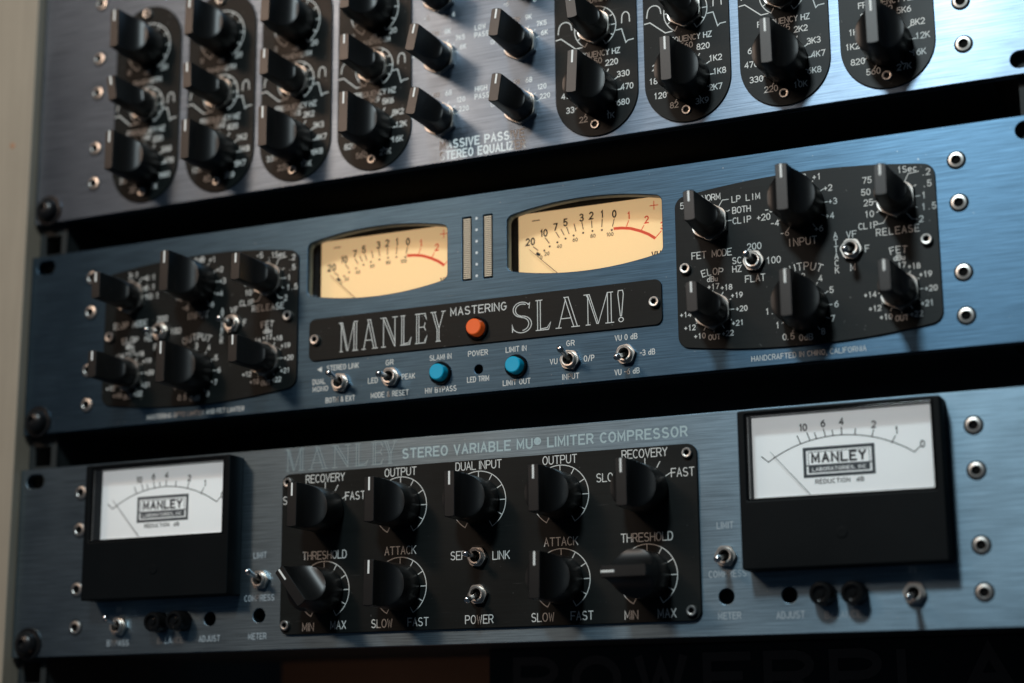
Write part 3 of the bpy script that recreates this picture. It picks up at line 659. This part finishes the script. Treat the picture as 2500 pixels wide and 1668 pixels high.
tri = Ink(.03); tri.v += [(162.2, 116.1, .03), (164.6, 117.4, .03), (164.6, 114.9, .03)]; tri.f.append((0, 1, 2)); tri.build('arrow_mark', white_m, li)
toggle(li, 174.6, 109.1, 0, up=14); toggle(li, 199.6, 109.4, 0, up=-3); toggle(li, 283.8, 109.0, 0, up=15); toggle(li, 308.5, 109.0, 0, up=-17)

# =================================================================== lower unit: compressor
co = thing('limiter_compressor', 'blue-grey two-unit-high compressor with two black-framed white meters, lowest of the three large units', 'audio compressor')
fp = [rrect(0, 482.6, -5.95, 82.15, .5, 2)]+ear_holes((0, 76.2))+[ring(x, y, 3.1) for x, y in ((109.3, 8.5), (134.8, 9.1), (347.6, 9.2), (372.7, 8.8))]
link('faceplate', sheet('faceplate', fp, -4.8, 0, .25), bluegrey, co)
chassis(co, -5.95, 82.15, 150)
rack_screw(co, 9.6, .2)
for x, ys in ((36.2, (69.2, 51.8, 24.3, 6.9)), (445.8, (68.9, 51.9, 24.2, 7.0))):
    for y in ys: link('panel_screw', csk_me, steel, co, (x, y, 0), random.uniform(0, 60))
zt = 1.4; ox, oy = off(241.3, 35, zt); dx, dy = ox-241.3, oy-35
pl = link('control_plate', sheet('control_plate', [rrect(145.6+dx, 337.0+dx, .4+dy, 70.3+dy, 4)], .03, zt, .25), plate_m, co)
for x, y in ((148.9, 66.5), (148.7, 4.4), (333.2, 66.5), (333.3, 4.3)): link('plate_screw', sock_small, steel2, pl, (x+dx, y+dy, zt), random.uniform(0, 60))
S = Ink(zt+.02); T = Ink(zt+.02)
def t(s_, x, y, h=3.3, adv=2.55): S.text(s_, x+dx, y+dy, h, adv=adv, w=.38, kx=.86, prop=True)
KX = (167.4, 204.4, 241.2, 278.2, 315.2)
for s_, x, y in (('RECOVERY', 167.3, 67.4), ('OUTPUT', 204.3, 67.6), ('DUAL INPUT', 241.2, 67.9), ('OUTPUT', 278.1, 67.7), ('RECOVERY', 315.1, 67.7), ('THRESHOLD', 167.5, 33.9), ('ATTACK', 204.5, 34.1), ('ATTACK', 278.2, 34.1), ('THRESHOLD', 315.2, 34.0),
    ('MIN', 159.9, 3.4), ('MAX', 174.8, 3.8), ('SLOW', 195.9, 3.8), ('FAST', 213.0, 3.9), ('SLOW', 269.8, 3.9), ('FAST', 286.9, 4.0), ('MIN', 308.0, 3.5), ('MAX', 322.9, 3.7), ('SEP', 231.8, 30.6), ('LINK', 251.4, 29.9), ('POWER', 241.3, 4.0),
    ('SLOW', 151.2, 58.7), ('FAST', 182.3, 58.8), ('SLOW', 299.2, 59.0), ('FAST', 331.0, 59.0)):
    t(s_, x, y, 3.3, 2.5 if len(s_) > 6 else 2.58)
for x in (204.4, 241.2, 278.2): arc_scale(T, x+dx, 52.9+dy, 12.5, .34, 2.6)
for x in (167.4, 204.4, 278.2, 315.2): arc_scale(T, x+dx, 18.7+dy, 12.5, .34, 2.6)
for x in (167.4, 315.2):
    for d in (-60, -30, 0, 30, 60):
        an = math.radians(d); T.run([(x+dx+10*math.sin(an), 52.9+dy+10*math.cos(an)), (x+dx+12.7*math.sin(an), 52.9+dy+12.7*math.cos(an))], .36)
S.build('lettering', white_m, pl); T.build('scale_marks', white_m, pl)
for x in KX: knob(co, x+dx, 52.8+dy, zt, 'big', 0)
for x, r in ((167.4, -38), (204.4, 1), (278.2, 1), (315.2, -90)):
    k_ = knob(co, x+dx, 18.6+dy, zt, 'big', r)
    if r < -30: k_['label'] = 'threshold knob turned to point left' if r < -60 else 'threshold knob turned to the upper left'
toggle(co, 240.9+dx, 29.6+dy, zt, up=2); toggle(co, 241.2+dx, 14.2+dy, zt, up=-16)
toggle(co, 348.1, 24.8, 0, up=-11); toggle(co, 420.5, 7.6, 0, up=-11); toggle(co, 135.6, 24.6, 0, up=15); toggle(co, 60.9, 6.7, 0, up=18)
printed('STEREO VARIABLE MU\u00ae LIMITER COMPRESSOR', 269.4, 75.4, 3.8, pale_m, co, .03, bold=.014, wid=128.8)
deco_text([('M', 147.3, 156.2), ('A', 159.0, 168.0), ('N', 170.8, 179.6), ('L', 182.2, 188.4), ('E', 190.6, 195.9), ('Y', 196.3, 202.2)], 71.7, 9.6, .30, engr_m, co, .03)
for t_, x, y, wd, m_ in (('LIMIT', 134.7, 35.4, 6.9, dim_m), ('COMPRESS', 134.8, 16.7, 15.4, dim_m), ('METER', 134.2, .2, 9.4, dim_m), ('ADJUST', 109.4, -.1, 11.2, dim_m), ('BALANCE', 88.6, -.3, 14, dim_m), ('BYPASS', 60.2, -.7, 12.2, dim_m), ('IN', 60.2, 14.4, 2.6, dim_m),
    ('LIMIT', 348.0, 36.9, 6.9, dim_m), ('COMPRESS', 348.3, 18.0, 15.4, dim_m), ('METER', 348.6, 1.8, 9.4, dim_m), ('ADJUST', 372.8, 1.3, 11.2, dim_m), ('BALANCE', 393, .8, 14, dim_m), ('IN', 420, 16.4, 2.6, dim_m)):
    printed(t_, x, y, 2.4, m_, co, .03, wid=wd, bold=.008)
def binding(x, y):
    b = link('meter_trim_post', lathe('meter_trim_post', [(4.6, 0), (4.6, 3.5), (4.3, 4.2), (4.5, 6.6), (4.1, 7.6), (2.9, 7.8), (2.7, 6.6), (1.5, 6.4), (1.3, 7.0), (.05, 7.1)], 36, smooth=35), bezel_m, co, (x, y, 0))
for x, y in ((83.5, 7.7), (95.3, 7.9), (386.5, 8.5), (398.6, 8.3)): binding(x, y)
# square meters
def square_meter(cx):
    x0, x1, y0, y1 = cx-39.2, cx+39.2, 18.0, 79.6
    zf = 11.0; wx0, wx1, wy0, wy1 = cx-36.1, cx+36.1, 44.5, 78.0
    body = sheet('meter', [rrect(x0, x1, y0, y1, .8), rrect(wx0, wx1, wy0, wy1, .4, 2)[::-1]], .05, zf, .6)
    m = link('needle_meter', body, meterblack, co)
    link('dial_card', box_me('dial_card', wx0+.4, wx1-.4, wy0+1.6, wy1-.2, 1.8, 2.8), whitecard, m)
    link('lower_trim', box_me('lower_trim', wx0+.3, wx1-.3, wy0+.1, wy0+1.5, 1.8, 3.4), whitecard, m)
    link('glass', box_me('glass', wx0+.02, wx1-.02, wy0+.02, wy1-.02, zf-1.3, zf-.35, .1), glass, m)
    zi = 2.84; L = lambda x, y: (x-397.1+cx, y)
    I = Ink(zi); Gk = Ink(zi)
    arc = [(367.5, 60.4), (373, 63.7), (380.6, 66.8), (384.4, 67.5), (387.0, 68.0), (390.6, 68.3), (393.5, 68.5), (396.9, 68.5), (402.0, 68.0), (408.4, 66.8), (415.8, 64.2), (420.5, 61.8), (423.9, 59.6)]
    # smooth the measured arc with a circle through its ends and top
    x0_, x1_ = 367.5, 424.3; sag = 8.6; hw = (x1_-x0_)/2; Rc = (hw*hw+sag*sag)/(2*sag); xc = (x0_+x1_)/2; yc = 68.6-Rc; th = math.asin(hw/Rc)
    I.run([L(xc+Rc*math.sin(-th+2*th*k/30), yc+Rc*math.cos(-th+2*th*k/30)) for k in range(31)], .42)
    for p, q in (((380.6, 66.6), (379.4, 69.6)), ((384.4, 67.4), (383.3, 70.6)), ((387.0, 68.0), (386.3, 70.3)), ((390.6, 68.3), (389.9, 71.4)), ((393.5, 68.5), (393.3, 70.8)), ((396.9, 68.5), (396.9, 71.6)), ((402.0, 68.2), (402.3, 70.7)), ((408.4, 66.8), (409.2, 69.6)), ((415.8, 64.0), (417.4, 66.8)), ((367.5, 60.2), (364.9, 62.4)), ((424.2, 60.0), (426.4, 62.0))): I.run([L(*p), L(*q)], .42)
    bx0, bx1, by0, by1 = 382.0, 408.6, 53.5, 64.0
    Gk.run([L(bx0, by0), L(bx1, by0), L(bx1, by1), L(bx0, by1)], 1.3, True)
    Gk.run([L(bx0+1.5, by0+1.3), L(bx1-1.5, by0+1.3), L(bx1-1.5, by1-1.3), L(bx0+1.5, by1-1.3)], .28, True)
    Gk.run([L(bx0+.4, by0+4.05), L(bx1-.4, by0+4.05)], .5)
    ii = I.build('dial_scale', ink, m); Gk.build('dial_badge', greyink, m)
    # badge fill behind the two lines of lettering
    lab = Ink(zi-.02); lab.v += [(*L(bx0+1.5, by0+1.3), zi-.02), (*L(bx1-1.5, by0+1.3), zi-.02), (*L(bx1-1.5, by0+3.8), zi-.02), (*L(bx0+1.5, by0+3.8), zi-.02)]; lab.f.append((0, 1, 2, 3)); lab.build('dial_badge', greyink, m)
    me = printed('MANLEY', *L(395.3, 60.4), 3.3, ink, m, zi+.05, bold=.03, wid=21.5)
    printed('LABORATORIES, INC', *L(395.3, 56.0), 1.25, whitecard, m, zi+.02, bold=.01, wid=21)
    printed('REDUCTION  dB', *L(395.2, 51.2), 1.55, ink, m, zi+.03, bold=.02, wid=19)
    for t_, x, y in (('10', 382.0, 72.6), ('6', 389.8, 73.6), ('4', 397.0, 73.8), ('2', 409.4, 71.7), ('1', 417.9, 68.8), ('0', 427.4, 62.9)): printed(t_, *L(x, y), 2.5, ink, m, zi+.03, bold=.016)
    tx, ty = L(368.9, 63.8); bx, by = L(384.0, 46.4); l = math.hypot(tx-bx, ty-by); ux, uy = (tx-bx)/l, (ty-by)/l
    v = []
    for (x, y, h) in ((bx, by, .17), (tx, ty, .10)):
        for sx_, sz in ((-1, -1), (1, -1), (1, 1), (-1, 1)): v.append((x-uy*h*sx_, y+ux*h*sx_, 4.6+sz*.08))
    link('needle', mesh('needle', v, [(0, 1, 2, 3), (4, 5, 6, 7), (0, 1, 5, 4), (1, 2, 6, 5), (2, 3, 7, 6), (3, 0, 4, 7)]), needle_g, m)
    link('window_rim', sheet('window_rim', [rrect(wx0+.02, wx1-.02, wy0+.02, wy1-.02, .4, 2), rrect(wx0+.8, wx1-.8, wy0+.8, wy1-.8, .3, 2)[::-1]], zf-2.2, zf-.3, .25), bezel_m, m)
    link('zero_screw', lathe('zero_screw', [(2.2, 0), (2.1, .3), (1.7, .35), (.05, .2)], 24), meterblack, m, (cx, 30.5, zf-.02))
square_meter(85.8); square_meter(396.8)
